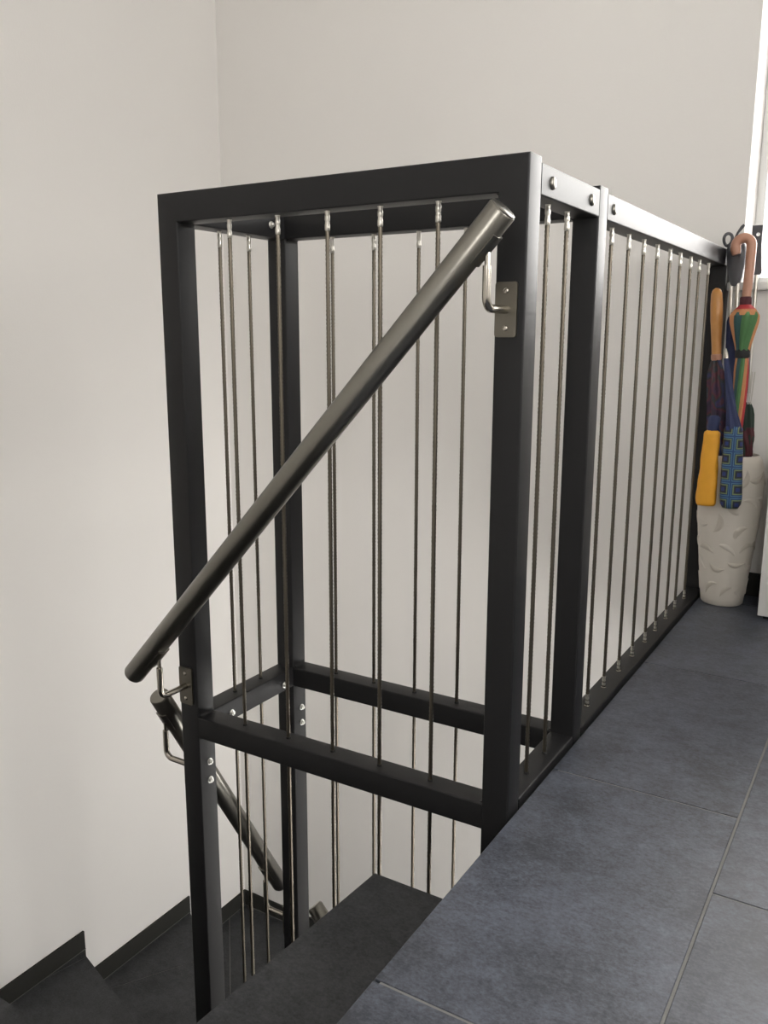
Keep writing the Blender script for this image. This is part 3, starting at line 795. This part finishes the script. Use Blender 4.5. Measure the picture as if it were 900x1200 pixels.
# blue patterned sleeve: procedural print of nested squares
def print_mat():
    m, nt, b = nodes('blue_square_print'); b.inputs['Roughness'].default_value = 0.6
    tc = nt.nodes.new('ShaderNodeTexCoord'); sp = nt.nodes.new('ShaderNodeSeparateXYZ'); nt.links.new(tc.outputs['Object'], sp.inputs[0])
    def math_(op, a, bb=None, cl=False):
        x = nt.nodes.new('ShaderNodeMath'); x.operation = op; x.use_clamp = cl
        for i, q in enumerate((a, bb)):
            if q is None: continue
            if isinstance(q, (int, float)): x.inputs[i].default_value = q
            else: nt.links.new(q, x.inputs[i])
        return x.outputs[0]
    def cell(v, off, S_): return math_('ABSOLUTE', math_('SUBTRACT', math_('FRACT', math_('DIVIDE', math_('ADD', v, off), S_)), 0.5))
    cxn, czn = cell(sp.outputs['X'], 1.015, 0.038), cell(sp.outputs['Z'], 1.0225, 0.041)
    d = math_('MAXIMUM', cxn, czn)                               # 0 centre .. 0.5 cell border
    cr = nt.nodes.new('ShaderNodeValToRGB'); cr.color_ramp.interpolation = 'CONSTANT'
    e = cr.color_ramp.elements; e[0].position = 0; e[0].color = (0.018, 0.035, 0.16, 1); e[1].position = 0.25; e[1].color = (0.016, 0.02, 0.035, 1)
    for p, c in ((0.50, (0.15, 0.20, 0.09, 1)), (0.66, (0.016, 0.05, 0.13, 1)), (0.80, (0.085, 0.20, 0.31, 1)), (0.88, (0.018, 0.06, 0.17, 1))):
        x = e.new(p); x.color = c
    nt.links.new(math_('MULTIPLY', d, 2.0), cr.inputs[0]); nt.links.new(cr.outputs[0], b.inputs['Base Color'])
    return m
M['print'] = print_mat()
u = empty('umbrella', (0.088, 1.291, 0.298)); tag(u, 'folded umbrella in a blue sleeve printed with squares hanging over the front of the vase', 'umbrella', 'sleeved umbrellas hung on the vase')
bm = bmesh.new(); sleeve(bm, (0.0800, 1.292, 0.520), (0.0885, 1.290, 0.298), [(0, 0.019), (0.03, 0.0235), (0.5, 0.0265), (0.88, 0.0285), (0.95, 0.0265), (1, 0.020)], 0.72, 0.02, 9)
o = autosmooth(link('sleeve', bm, 'print', None), 70); keep(o, u)
canopy('canopy', (0.042, 1.318, 0.700), (0.080, 1.292, 0.512), [(0, 0.006), (0.3, 0.010), (0.75, 0.0135), (1, 0.021)], 'navy', u, folds=6, depth=0.25)
tubep('tip', [(0.0385, 1.319, 0.724), (0.040, 1.3185, 0.712), (0.0425, 1.318, 0.698)], [0.003, 0.006, 0.007], 'chrome', u, 14)
tubep('strap', [(0.060, 1.306, 0.605), (0.064, 1.335, 0.560), (0.066, 1.350, 0.480), (0.066, 1.352, 0.40)], 0.003, 'navy', u, 8)

# ------------------------------------------------------------------ white cabinet beside the vase
cb = empty('shoe_cabinet', (0.56, 1.38, 0)); tag(cb, 'white cabinet standing on the landing beside the vase under the window', 'cabinet')
def cpart(name, a, b, mat='white', bev=0.002): o = boxo(name, a, b, mat, None, bev); keep(o, cb); return o
cpart('body', (0.1835, 1.286, 0.012), (0.94, 1.498, 0.44)); cpart('top', (0.1835, 1.264, 0.44), (0.942, 1.50, 0.46))
for k in range(2):
    x0 = 0.1835 + k * 0.379
    for z0, z1 in ((0.014, 0.437),):
        dd = cpart('door', (x0, 1.267, z0), (x0 + 0.3765, 1.285, z1))
        kb = tubep('knob', [(x0 + 0.188, 1.267, z1 - 0.05), (x0 + 0.188, 1.255, z1 - 0.05), (x0 + 0.188, 1.243, z1 - 0.05)], [0.005, 0.005, 0.012], 'steel', cb)
for x in (0.21, 0.91):
    for y in (1.31, 1.47): cpart('foot', (x - 0.015, y - 0.015, 0), (x + 0.015, y + 0.015, 0.0125), 'black', 0.001)
